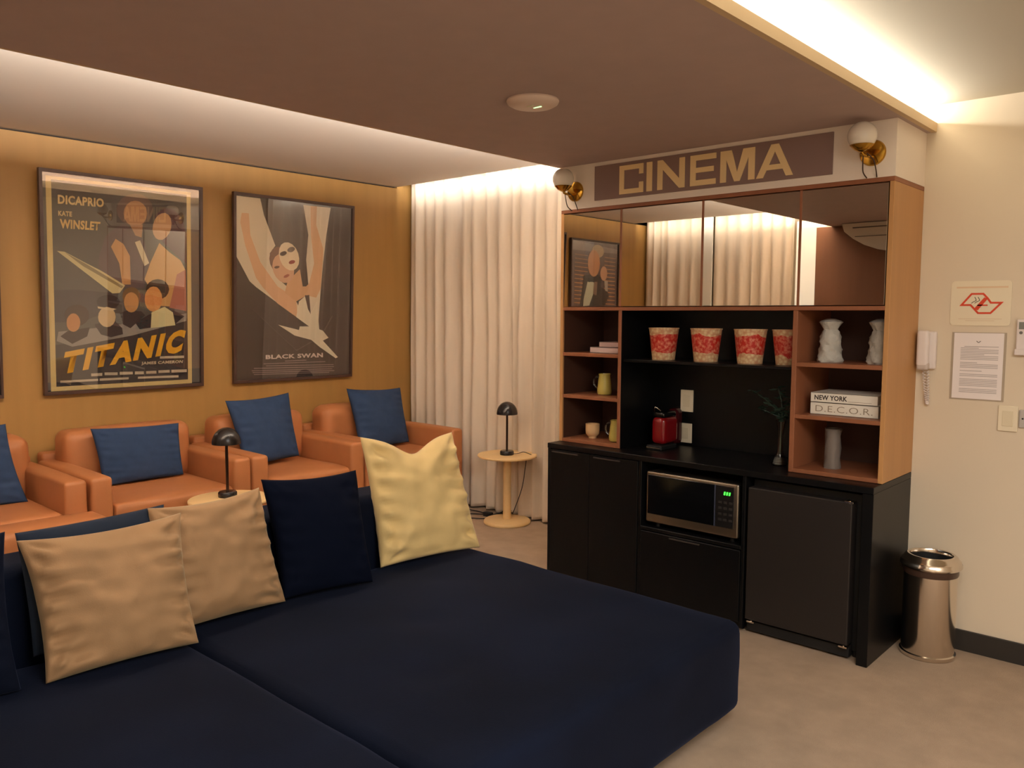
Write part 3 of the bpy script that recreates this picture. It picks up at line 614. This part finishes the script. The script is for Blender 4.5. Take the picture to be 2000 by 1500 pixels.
def book(name, b, m, lab, group, txt=None, tcol=(70, 60, 54), frac=(.08, .9), bold=.0, xe=None):
    t = thing(name, lab, 'book', ((b[0]+b[1])/2, (b[2]+b[3])/2, b[4]), group)
    x0, x1, y0, y1, z0, z1 = b
    box('cover', [(x0, x1, y0, y0+.003, z0, z1), (x0, x1, y0, y1, z0, z0+.003), (x0, x1, y0, y1, z1-.003, z1)], m, t, bev=.0006)
    box('pages', (x0+.004, x1-.004, y0+.003, y1-.004, z0+.003, z1-.003), mat('page_block', (222, 210, 186), .9), t, bev=0)
    if txt:
        h = z1-z0; q0 = x0+(x1-x0)*frac[0]; q1 = x0+(x1-x0)*frac[1]
        textq('title', txt, ((q0, z0+h*.25), (q1, z0+h*.25), (q1, z0+h*.75), (q0, z0+h*.75)), flat(tcol), t, lambda a, c, d: (a, y0-d, c), bold, .0006)
    return t
GB = 'white books on the right shelf'
book('book', (-1.622, -1.300, 3.965, 4.20, 1.124, 1.184), book_w, 'thick white book lettered D.E.C.O.R under the NEW YORK book', GB, 'D.E.C.O.R.', (150, 134, 112), (.08, .92), -.01)
nb = book('book', (-1.620, -1.303, 3.960, 4.19, 1.1842, 1.232), book_w, 'white book lettered NEW YORK lying on top of another', GB, 'NEW YORK', (66, 56, 52), (.06, .56), .03)
box('title_rule', (-1.44, -1.33, 3.9590, 3.9600, 1.195, 1.1965), flat((150, 130, 110)), nb, bev=0)
GP = 'pinkish books on the left shelf'
book('book', (-2.985, -2.735, 3.975, 4.16, 1.378, 1.413), book_p, 'pinkish white book, lower of the pair on the left top shelf', GP)
book('book', (-2.925, -2.740, 3.985, 4.15, 1.4132, 1.445), mat('book_pink', (186, 158, 150), .6), 'pinkish book lying on top in the left column', GP)

def jug(x, y, z, lab):
    t = thing('glass_jug', lab, 'jug', (x, y, z), 'yellow glass jugs in the left column')
    lathe('body', [(0, .004), (.040, .004), (.044, .012), (.044, .03), (.038, .09), (.034, .115), (.037, .128), (.034, .128), (.031, .115), (.034, .09), (.039, .014), (0, .010)], (x, y, z), yellj, t, n=28)
    lathe('foot', [(0, 0), (.036, 0), (.038, .004), (0, .005)], (x, y, z), clearg, t, n=24)
    tube('handle', [(x-.033, y-.012, z+.112), (x-.058, y-.02, z+.100), (x-.062, y-.022, z+.065), (x-.042, y-.014, z+.035)], .005, clearg, t)
    return t
jug(-2.915, 4.03, 1.124, 'yellow glass jug with clear handle on the middle left shelf')
jug(-2.795, 3.99, .856, 'yellow glass jug half hidden at the bottom of the left column')
tag(lathe('cup', [(0, 0), (.024, 0), (.026, .012), (.032, .016), (.041, .028), (.043, .05), (.043, .088), (.040, .088), (.039, .03), (0, .022)], (-2.985, 4.01, .856), cupc, n=28), 'small cream cup with narrow foot beside the half hidden jug', 'cup')
tag(lathe('vase', [(0, 0), (.040, 0), (.041, .01), (.037, .05), (.039, .10), (.036, .16), (.040, .195), (.035, .198), (.03, .15), (0, .14)], (-1.530, 4.03, .856), greyc, n=14, fn=lambda a, h: 1+.07*math.sin(5*a+h*60)), 'grey cylindrical ceramic vase alone on the bottom right shelf', 'vase')

# socket plates on the black niche wall
def plate(x0, x1, y, z0, z1, lab, name='socket_plate', cat='socket'):
    t = box(name, (x0, x1, y-.010, y, z0, z1), cream, None, bev=.003, seg=2); tag(t, lab, cat, 'socket plates in the black niche')
    cz = (z0+z1)/2; box('insert', ((x0+x1)/2-.022, (x0+x1)/2+.022, y-.0115, y-.008, cz-.034, cz+.034), mat('cream_insert', (222, 208, 178), .5), t, bev=.001)
    return t
plate(-2.535, -2.452, YR-.03, 1.035, 1.165, 'cream socket plate higher up in the niche')
plate(-2.540, -2.457, YR-.03, .850, .966, 'cream socket plate low in the niche, just above the worktop')

# coffee machine
cm = thing('coffee_machine', 'small red and black capsule coffee machine on the black worktop', 'coffee machine', (-2.50, 4.12, .835))
rbox('body', (-2.585, -2.49, 4.03, 4.19, .862, 1.02), .03, redp, cm, n=4)
rbox('rear_tank', (-2.57, -2.50, 4.17, 4.26, .845, 1.06), .03, mat('dark_red_tank', (64, 16, 20), .2), cm, n=4)
rbox('head', (-2.58, -2.50, 4.04, 4.18, 1.012, 1.050), .016, blackgl, cm, n=3)
tube('lever', [(-2.57, 4.05, 1.05), (-2.56, 4.03, 1.072), (-2.545, 4.03, 1.075), (-2.53, 4.05, 1.055)], .005, chrome, cm)
box('drip_tray', (-2.585, -2.485, 3.99, 4.16, .835, .860), blackm, cm, bev=.004)
box('tray_rim', (-2.58, -2.49, 3.986, 3.992, .846, .850), chrome, cm, bev=0)

# glass bottle vase with a leafy branch
gv = thing('glass_vase', 'clear cut-glass bottle vase beside the walnut divider', 'vase', (-1.795, 4.02, .835))
lathe('body', [(0, 0), (.034, 0), (.040, .010), (.026, .045), (.014, .075), (.013, .16), (.019, .20), (.026, .235), (.023, .235), (.015, .20), (.009, .15), (.009, .08), (.02, .05), (.03, .015), (0, .012)], (-1.795, 4.02, .835), clearg, gv, n=12)
lathe('cut_base', [(.030, .0), (.042, .012), (.030, .046), (.018, .052), (.030, .0)], (-1.795, 4.02, .835), clearg, gv, n=6)
br = thing('leafy_branch', 'dark green leafy branch standing in the glass vase', 'plant', (-1.795, 4.02, .86))
rnd = random.Random(4)
stems = [[(-1.795, 4.02, .86), (-1.797, 4.02, 1.07), (-1.86, 4.03, 1.15), (-1.97, 4.05, 1.21)], [(-1.795, 4.02, .86), (-1.79, 4.02, 1.08), (-1.80, 4.03, 1.16), (-1.83, 4.05, 1.24)], [(-1.795, 4.02, .86), (-1.792, 4.02, 1.06), (-1.83, 4.0, 1.10), (-1.90, 3.97, 1.13)], [(-1.795, 4.02, .86), (-1.79, 4.02, 1.06), (-1.765, 4.04, 1.12), (-1.74, 4.06, 1.18)]]
for s in stems:
    tube('stem', s, .0022, leaf, br, n=6)
    P = smoothpts(s, 10)
    for i in range(12, len(P), 2):
        for sd in (-1, 1):
            p = P[i]; a = rnd.uniform(0, 2*PI); L_ = rnd.uniform(.034, .052); d = Vector((math.cos(a), math.sin(a), rnd.uniform(-.3, .5))).normalized(); wv = d.cross(Vector((rnd.uniform(-.3, .3), rnd.uniform(-.3, .3), 1))).normalized()*L_*.32; nn = wv.cross(d).normalized()*.003
            me = pyd([p, p+d*L_*.3+wv*.8-nn, p+d*L_*.7+wv*.8-nn, p+d*L_, p+d*L_*.7-wv*.8-nn, p+d*L_*.3-wv*.8-nn, p+d*L_*.5+nn], [(0, 1, 6), (1, 2, 6), (2, 3, 6), (3, 4, 6), (4, 5, 6), (5, 0, 6)])
            link('leaf', me, leaf, br, smooth=True)

# ================================================================ RIGHT WALL THINGS
yw = YR
def wf(a, b, d): return (a, yw-.004-d, b)
s_ = thing('no_smoking_sign', 'cream square no-smoking sign with red outlined emblem', 'sign', (-.976, yw, 1.562))
def rr(x0, x1, z0, z1, r, n=5):
    o = []
    for cx, cz, a0 in ((x1-r, z1-r, 0), (x0+r, z1-r, 90), (x0+r, z0+r, 180), (x1-r, z0+r, 270)):
        for i in range(n+1): a = math.radians(a0+90*i/n); o.append((cx+r*math.cos(a), cz+r*math.sin(a)))
    return o
prism('sign_plate', rr(-1.103, -.851, 1.562, 1.770, .018), cream, s_, lambda a, b, d: (a, yw-d, b), .004)
def sN(px, py):  # emblem drawn in its own 0..1 field of the sign
    return (-1.103+.252*px, 1.770-.208*py)
def ring(pts, w):
    P = [Vector(p) for p in pts]; out = []; n = len(P)
    for i in range(n):
        a, b, c = P[i-1], P[i], P[(i+1) % n]; d1 = (b-a).normalized(); d2 = (c-b).normalized(); n1 = Vector((-d1.y, d1.x)); n2 = Vector((-d2.y, d2.x)); m_ = (n1+n2).normalized(); k = w/max(.35, m_.dot(n1)); out.append(b+m_*k)
    return [[tuple(P[i]), tuple(P[(i+1) % n]), tuple(out[(i+1) % n]), tuple(out[i])] for i in range(n)]
em1 = [sN(*p) for p in ((.15, .56), (.34, .27), (.55, .27), (.63, .38), (.68, .47), (.88, .47), (.68, .74), (.46, .74), (.36, .60), (.33, .56))]
prisms('emblem_outline', ring(em1, -.0085) , redink, s_, wf, .0008)
prisms('emblem_bar', [[sN(.56, .37), sN(.62, .40), sN(.46, .66), sN(.40, .62)], [sN(.45, .53), sN(.62, .53), sN(.62, .56), sN(.45, .56)]], redink, s_, wf, .0009)
def band(pts, w):
    o = []
    for i in range(len(pts)-1):
        a, b = Vector(pts[i]), Vector(pts[i+1]); d = (b-a).normalized(); q = Vector((-d.y, d.x))*w; o.append([tuple(a-q), tuple(b-q), tuple(b+q), tuple(a+q)])
    return o
for dx in (0, .055): prisms('smoke_mark', band([sN(.35+dx, .50), sN(.38+dx, .47), sN(.43+dx, .44), sN(.42+dx, .40), sN(.40+dx, .36)], .0014), flat((90, 84, 78)), s_, wf, .0008)
prisms('small_print', [[sN(.09, .125), sN(.94, .125), sN(.94, .165), sN(.09, .165)]], flat((226, 196, 160)), s_, wf, .0005)
prisms('small_print', [[sN(.14, .845), sN(.86, .845), sN(.86, .855), sN(.14, .855)], [sN(.26, .885), sN(.74, .885), sN(.74, .895), sN(.26, .895)]], flat((216, 190, 160)), s_, wf, .0005)

n_ = thing('notice_sheet', 'printed white notice in a clear holder below the no-smoking sign', 'notice', (-.972, yw, 1.215))
box('holder_back', (-1.090, -.862, yw-.003, yw, 1.212, 1.530), mat('clear_holder', (176, 160, 140), .2), n_, bev=0)
box('paper', (-1.080, -.872, yw-.0045, yw-.003, 1.218, 1.527), paper, n_, bev=0)
prisms('emblem', band([(-.985, 1.490), (-.976, 1.482), (-.967, 1.490)], .0016), inkg, n_, wf, .001)
ln = []; rnd = random.Random(2); z = 1.462; i = 0
while z > 1.245:
    e = -.892 if rnd.random() > .3 else rnd.uniform(-.98, -.91)
    s0_ = -1.050 if i > 0 else -1.035
    ln.append([(s0_, z), (e, z), (e, z+.0035), (s0_, z+.0035)]); z -= .0075 if rnd.random() > .28 else .016; i += 1
q_ = prisms('text_lines', ln, inkl, n_, wf, .001)

ic = thing('intercom', 'white wall intercom handset with coiled cord beside the oak cabinet side', 'intercom', (-1.185, yw, 1.35))
rbox('wall_base', (-1.228, -1.152, yw-.030, yw, 1.350, 1.532), .010, whitep, ic, n=3)
rbox('handset', (-1.232, -1.178, yw-.062, yw-.026, 1.362, 1.536), .014, whitep, ic, n=3)
rbox('handset_mouthpiece', (-1.230, -1.176, yw-.060, yw-.02, 1.345, 1.385), .012, mat('grey_plastic', (196, 182, 172), .5), ic, n=3)
pts = []
for i in range(150):
    t = i/149; base = Vector((-1.196+.014*math.sin(t*PI), yw-.022, 1.352-.172*math.sin(min(1, t*1.0)*PI*.98))); base.x += .02*(t-.5)
    pts.append(base+Vector((.0062*math.cos(t*2*PI*34), .0062*math.sin(t*2*PI*34), 0)))
tube('coiled_cord', pts, .0024, whitep, ic, n=6, k=2)

sp_ = box('switch_plate', (-.880, -.800, yw-.009, yw, 1.078, 1.196), cream, None, bev=.003, seg=2); tag(sp_, 'cream light switch plate low on the beige wall under the notice', 'switch')
box('rocker', (-.862, -.818, yw-.011, yw-.008, 1.102, 1.172), mat('cream_insert', (222, 208, 178), .5), sp_, bev=.001)
so = box('wall_socket', (-.795, -.70, yw-.012, yw, 1.10, 1.182), mat('grey_socket', (184, 176, 168), .4), None, bev=.004, seg=2); tag(so, 'light grey wall socket cut by the right edge of the photo', 'socket')
for dx in (0, .02): lathe('pin_hole', [(0, -.001), (.004, -.001), (.004, .0)], (-.780+dx, yw-.0125, 1.142), blackm, so, n=10, axis='y')
rc = box('remote_control', (-.822, -.765, yw-.024, yw-.004, 1.438, 1.592), whitep, None, bev=.006, seg=2); tag(rc, 'white air-conditioner remote in its wall holder at the right edge', 'remote control')
box('display', (-.812, -.775, yw-.0255, yw-.023, 1.548, 1.580), mat('lcd_grey', (128, 128, 120), .3), rc, bev=0)
lathe('button', [(0, -.002), (.007, -.002), (.007, 0)], (-.803, yw-.0235, 1.532), mat('button_grey', (110, 104, 98), .5), rc, n=14, axis='y')
box('holder', (-.826, -.761, yw-.028, yw, 1.430, 1.458), whitep, rc, bev=.003)

# ================================================================ CEILING DISC, BIN
cd = thing('ceiling_disc', 'round off-white ceiling device with small green light', 'ceiling device', (-2.26, 2.60, 2.445))
lathe('housing', [(0, 0), (.05, .001), (.085, .006), (.103, .016), (.108, .026), (.106, .0325)], (-2.26, 2.60, 2.445), mat('device_plastic', (226, 204, 190), .35), cd, n=48)
box('status_light', (-2.255, -2.215, 2.598, 2.604, 2.4435, 2.4465), greenw, cd, bev=0)
box('status_mark', (-2.262, -2.232, 2.565, 2.570, 2.4438, 2.4466), mat('pale_mark', (230, 228, 190), .4), cd, bev=0)  # short pale bar on the housing

bc = thing('waste_bin', 'tall polished steel waste bin between black cabinet and beige wall', 'bin', (-1.092, 4.15, 0))
c_ = (-1.092, 4.15, 0)
lathe('body', [(0, .002), (.118, .002), (.122, .012), (.122, .02), (.115, .024), (.115, .40), (.108, .40), (.108, .03), (0, .03)], c_, chrome, bc, n=64)
lathe('neck_band', [(.117, .395), (.119, .40), (.119, .432), (.110, .434), (.110, .395), (.117, .395)], c_, mat('bin_dark_band', (74, 54, 44), .3), bc, n=64)
lathe('rim', [(.128, .430), (.134, .437), (.133, .448), (.128, .454), (.128, .460), (.121, .466), (.113, .480), (.104, .487), (.094, .486), (.090, .478), (.094, .43), (.128, .430)], c_, chrome, bc, n=64)
lathe('liner', [(.0, .36), (.090, .36), (.094, .47), (.091, .47), (.086, .365), (0, .365)], c_, blackm, bc, n=48)

# ================================================================ ARMCHAIRS
def armchair(y0, y1, label, xf=-4.66, xs=-4.655, zs=.54, tongue=0):
    t = thing('armchair', label, 'armchair', (-5.1, (y0+y1)/2, 0), 'tan armchairs along the wood wall')
    aw = .115
    for a, b in ((y0, y0+aw), (y1-aw, y1)):
        rbox('armrest', (-5.50, xf, a, b, .10, .70), .022, leather, t, n=6, puff=(.004, .004, .006))
    rbox('seat_base', (-5.50, xf-.02, y0+aw, y1-aw, .10, .36), .015, leather, t, n=4)
    rbox('seat_cushion', (-5.34, xs, y0+aw+.004, y1-aw-.004, .365, zs), .035, leather, t, n=10, puff=(.010, .002, .012), wob=.006, seed=y0)
    if tongue: rbox('footrest', (xs-.01, xs+tongue, y0+.02, y1+.03, .40, zs-.01), .03, leather, t, n=8, puff=(.008, .002, .010))
    rbox('back_frame', (-5.57, -5.47, y0+.02, y1-.02, .10, .745), .02, leather, t, n=6)
    rbox('back_cushion', (-5.48, -5.27, y0+aw-.03, y1-aw+.03, .52, .885), .06, leather, t, n=10, puff=(.02, .004, .008), wob=.01, seed=y0+5)
    for x in (-5.44, xf-.06):
        for y in (y0+.05, y1-.05): box('leg', (x-.025, x+.025, y-.025, y+.025, 0, .11), blackm, t)
    return t
armchair(.75, 1.70, 'leftmost tan leather armchair with its footrest raised', tongue=.22)
armchair(1.72, 2.68, 'tan leather armchair with the wide lumbar cushion, under the TITANIC poster')
armchair(2.69, 3.565, 'tan leather armchair behind the nearer black table lamp')
armchair(3.58, 4.54, 'tan leather armchair nearest the curtain')
GC = 'blue cushions on the armchairs'
pillow('cushion', [(-5.22, .98, .975), (-5.20, 1.475, .978), (-5.06, 1.53, .545), (-5.08, 1.0, .545)], .13, bluep, 'blue cushion on the leftmost armchair, cut by the photo edge', group=GC, seed=1, wr=.006)
pillow('cushion', [(-5.20, 1.925, .905), (-5.20, 2.475, .890), (-5.13, 2.465, .560), (-5.13, 1.96, .555)], .12, bluep, 'wide blue lumbar cushion lying across the second armchair', group=GC, seed=2, wr=.005, pinch=.045)
pillow('cushion', [(-5.22, 2.815, 1.008), (-5.24, 3.325, 1.030), (-5.10, 3.315, .582), (-5.05, 2.86, .555)], .14, bluep, 'square blue cushion on the armchair behind the nearer lamp', group=GC, seed=3, wr=.006)
pillow('cushion', [(-5.24, 3.84, 1.026), (-5.24, 4.38, 1.000), (-5.10, 4.355, .565), (-5.07, 3.84, .555)], .14, bluep, 'square blue cushion on the armchair beside the curtain', group=GC, seed=4, wr=.006)

# ================================================================ SIDE TABLES AND LAMPS
def side_table(x, y, label):
    t = thing('side_table', label, 'side table', (x, y, 0), 'round wooden side tables')
    lathe('table_top', [(0, .517), (.222, .517), (.229, .523), (.229, .531), (.225, .535), (0, .535)], (x, y, 0), ash, t, n=56)
    lathe('stem', [(.032, .03), (.031, .25), (.031, .517)], (x, y, 0), ash, t, n=28)
    lathe('base', [(0, 0), (.178, 0), (.182, .006), (.182, .016), (.174, .026), (.05, .034), (0, .034)], (x, y, 0), ash, t, n=56)
    return t
t1 = side_table(-4.235, 4.60, 'round pale wood side table in front of the curtain')
def lamp(x, y, z, label, cord=True):
    t = thing('table_lamp', label, 'lamp', (x, y, z), 'black dome table lamps')
    lathe('base', [(0, 0), (.052, 0), (.054, .006), (.053, .026), (.048, .032), (.012, .035), (0, .035)], (x, y, z), lampm, t, n=36)
    lathe('pole', [(.0085, .03), (.0085, .335)], (x, y, z), stemm, t, n=14)
    pr = [(max(.0008, .081*math.sin(PI/2*i/12)), .318+.090*math.cos(PI/2*i/12)) for i in range(13)]+[(.081, .312), (.078, .312)]+[(max(.0008, .078*math.sin(PI/2*(12-i)/12)), .316+.086*math.cos(PI/2*(12-i)/12)) for i in range(13)]
    lathe('shade', pr, (x, y, z), lampm, t, n=40)
    return t
l1 = lamp(-4.225, 4.585, .535, 'black dome table lamp on the round table by the curtain')
tube('cord', [(-4.18, 4.60, .545), (-4.15, 4.63, .548), (-4.12, 4.66, .558), (-4.09, 4.70, .540), (-4.07, 4.75, .51)], .003, blackm, l1, n=6)
tube('cord', [(-4.11, 4.68, .50), (-4.14, 4.70, .42), (-4.20, 4.73, .25), (-4.28, 4.72, .05)], .003, blackm, l1, n=6)
t2 = dup(t1, (-4.375+4.235, 2.372-4.60, 0), 'round pale wood side table behind the tan pillows', 'round wooden side tables')
l2 = lamp(-4.42, 2.385, .535, 'nearer black dome table lamp standing behind the tan pillows')
pa = thing('power_adapter', 'black power adapter with tangled cable on the carpet near the curtain', 'adapter', (-4.47, 4.66, 0))
rbox('plug_block', (-4.52, -4.44, 4.62, 4.665, .0, .035), .008, blackm, pa, n=2)
tube('cable', [(-4.44, 4.65, .02), (-4.38, 4.69, .04), (-4.33, 4.70, .085), (-4.30, 4.72, .06)], .004, blackm, pa, n=6)
tube('cable', [(-4.52, 4.64, .01), (-4.62, 4.60, .006), (-4.70, 4.50, .006), (-4.60, 4.46, .006), (-4.48, 4.52, .006), (-4.40, 4.58, .006)], .004, blackm, pa, n=6)
tube('cable', [(-4.52, 4.65, .012), (-4.60, 4.69, .006), (-4.75, 4.68, .006), (-4.85, 4.60, .006)], .004, blackm, pa, n=6)

# ================================================================ DAYBED
db = thing('daybed', 'deep navy velvet daybed sofa with low backrest in the foreground', 'sofa', (-2.3, 1.5, 0))
XB = -3.03; XR = -1.432
rbox('seat_module', (XB, XR, 1.367, 2.925, .055, .415), .045, velvet, db, n=22, puff=(.008, .008, .010), wob=.006, seed=2, dents=((-2.33, 2.05, .06, .012), (-1.98, 2.45, .06, .010), (-2.68, 2.45, .05, .008), (-1.95, 1.75, .06, .008)))
rbox('seat_module', (XB, XR, -.20, 1.357, .055, .415), .045, velvet, db, n=22, puff=(.008, .008, .010), wob=.006, seed=7, dents=((-2.33, .6, .06, .010),))
rbox('backrest', (-3.26, XB-.002, 1.30, 2.80, .10, .752), .035, velvet, db, n=12, puff=(.006, .004, .004))
rbox('backrest', (-3.26, XB-.002, -.20, 1.29, .10, .752), .035, velvet, db, n=12, puff=(.006, .004, .004))
for x in (-3.15, -1.62):
    for y in (0, 1.3, 1.45, 2.72): lathe('foot', [(0, 0), (.028, 0), (.03, .06), (0, .06)], (x, y, 0), blackm, db, n=14)
GT = 'pillows leaning along the daybed backrest'
pillow('pillow', [(-2.955, .853, .862), (-2.93, 1.392, .864), (-2.735, 1.352, .432), (-2.785, .868, .428)], .20, tanp, 'tan velvet pillow, nearest of the two tan ones', 'pillow', GT, 11, wr=.022, pinch=.085)
pillow('pillow', [(-3.0, 1.300, .885), (-2.985, 1.748, .896), (-2.885, 1.800, .430), (-2.90, 1.27, .430)], .20, tanp, 'tan velvet pillow between the other tan one and the black-looking one', 'pillow', GT, 17, wr=.022, pinch=.085)
pillow('pillow', [(-3.01, 1.772, .922), (-3.0, 2.245, .898), (-2.82, 2.195, .432), (-2.905, 1.80, .432)], .16, velvet_d, 'very dark navy pillow between a tan and the yellow pillow', 'pillow', GT, 5, wr=.006)
pillow('pillow', [(-3.06, 2.315, 1.035), (-3.06, 2.90, .998), (-2.86, 2.905, .430), (-2.955, 2.345, .430)], .17, yellp, 'large pale yellow pillow at the far end of the daybed', 'pillow', GT, 8, wr=.022, sag=.24, pinch=.08)
pillow('pillow', [(-3.02, .868, .872), (-3.03, 1.375, .882), (-2.97, 1.36, .47), (-2.93, .88, .47)], .09, mat('dark_navy_cotton', (30, 42, 60), .9, bump=.1, bscale=300), 'dark navy pillow showing only above the nearest tan pillow', 'pillow', GT, 21, wr=.003, pinch=.03)
pillow('pillow', [(-2.985, .30, .90), (-2.97, .826, .895), (-2.79, .80, .430), (-2.79, .28, .430)], .16, velvet, 'navy velvet pillow cut by the left edge of the photo', 'pillow', GT, 23, wr=.006)

# ================================================================ AIR CONDITIONER (seen in the mirror)
ac = thing('air_conditioner', 'white wall air conditioner reflected in the rightmost mirror door', 'air conditioner', (-2.5, -.24, 2.2))
AX0, AX1, AY = -2.99, -2.02, -.338
pr = [(AX0, 2.472), (AX0+.02, 2.40), (AX0+.10, 2.33), (AX0+.20, 2.27), (AX0+.32, 2.225), (AX0+.50, 2.20), (AX1-.50+.1, 2.20), (AX1-.32, 2.225), (AX1-.20, 2.27), (AX1-.10, 2.33), (AX1-.02, 2.40), (AX1, 2.472)]
n = len(pr); v = [(a, AY, b) for a, b in pr]+[(a, AY+.17+.05*(b-2.2)/.27, b) for a, b in pr]
link('casing', fixn(pyd(v, [tuple(range(n)), tuple(range(n, 2*n))]+[(i, (i+1) % n, n+(i+1) % n, n+i) for i in range(n)])), mat('ac_white', (214, 204, 192), .4), ac)
box('louvre', (AX0+.12, AX1-.12, AY+.19, AY+.205, 2.345, 2.351), mat('grey_slot', (110, 100, 92), .5), ac, bev=0)
box('intake_slot', (AX0+.10, AX1-.10, AY+.20, AY+.2150, 2.425, 2.436), mat('grey_slot', (110, 100, 92), .5), ac, bev=0)

for o in bpy.data.objects:
    if 'o' in o.keys(): del o['o']
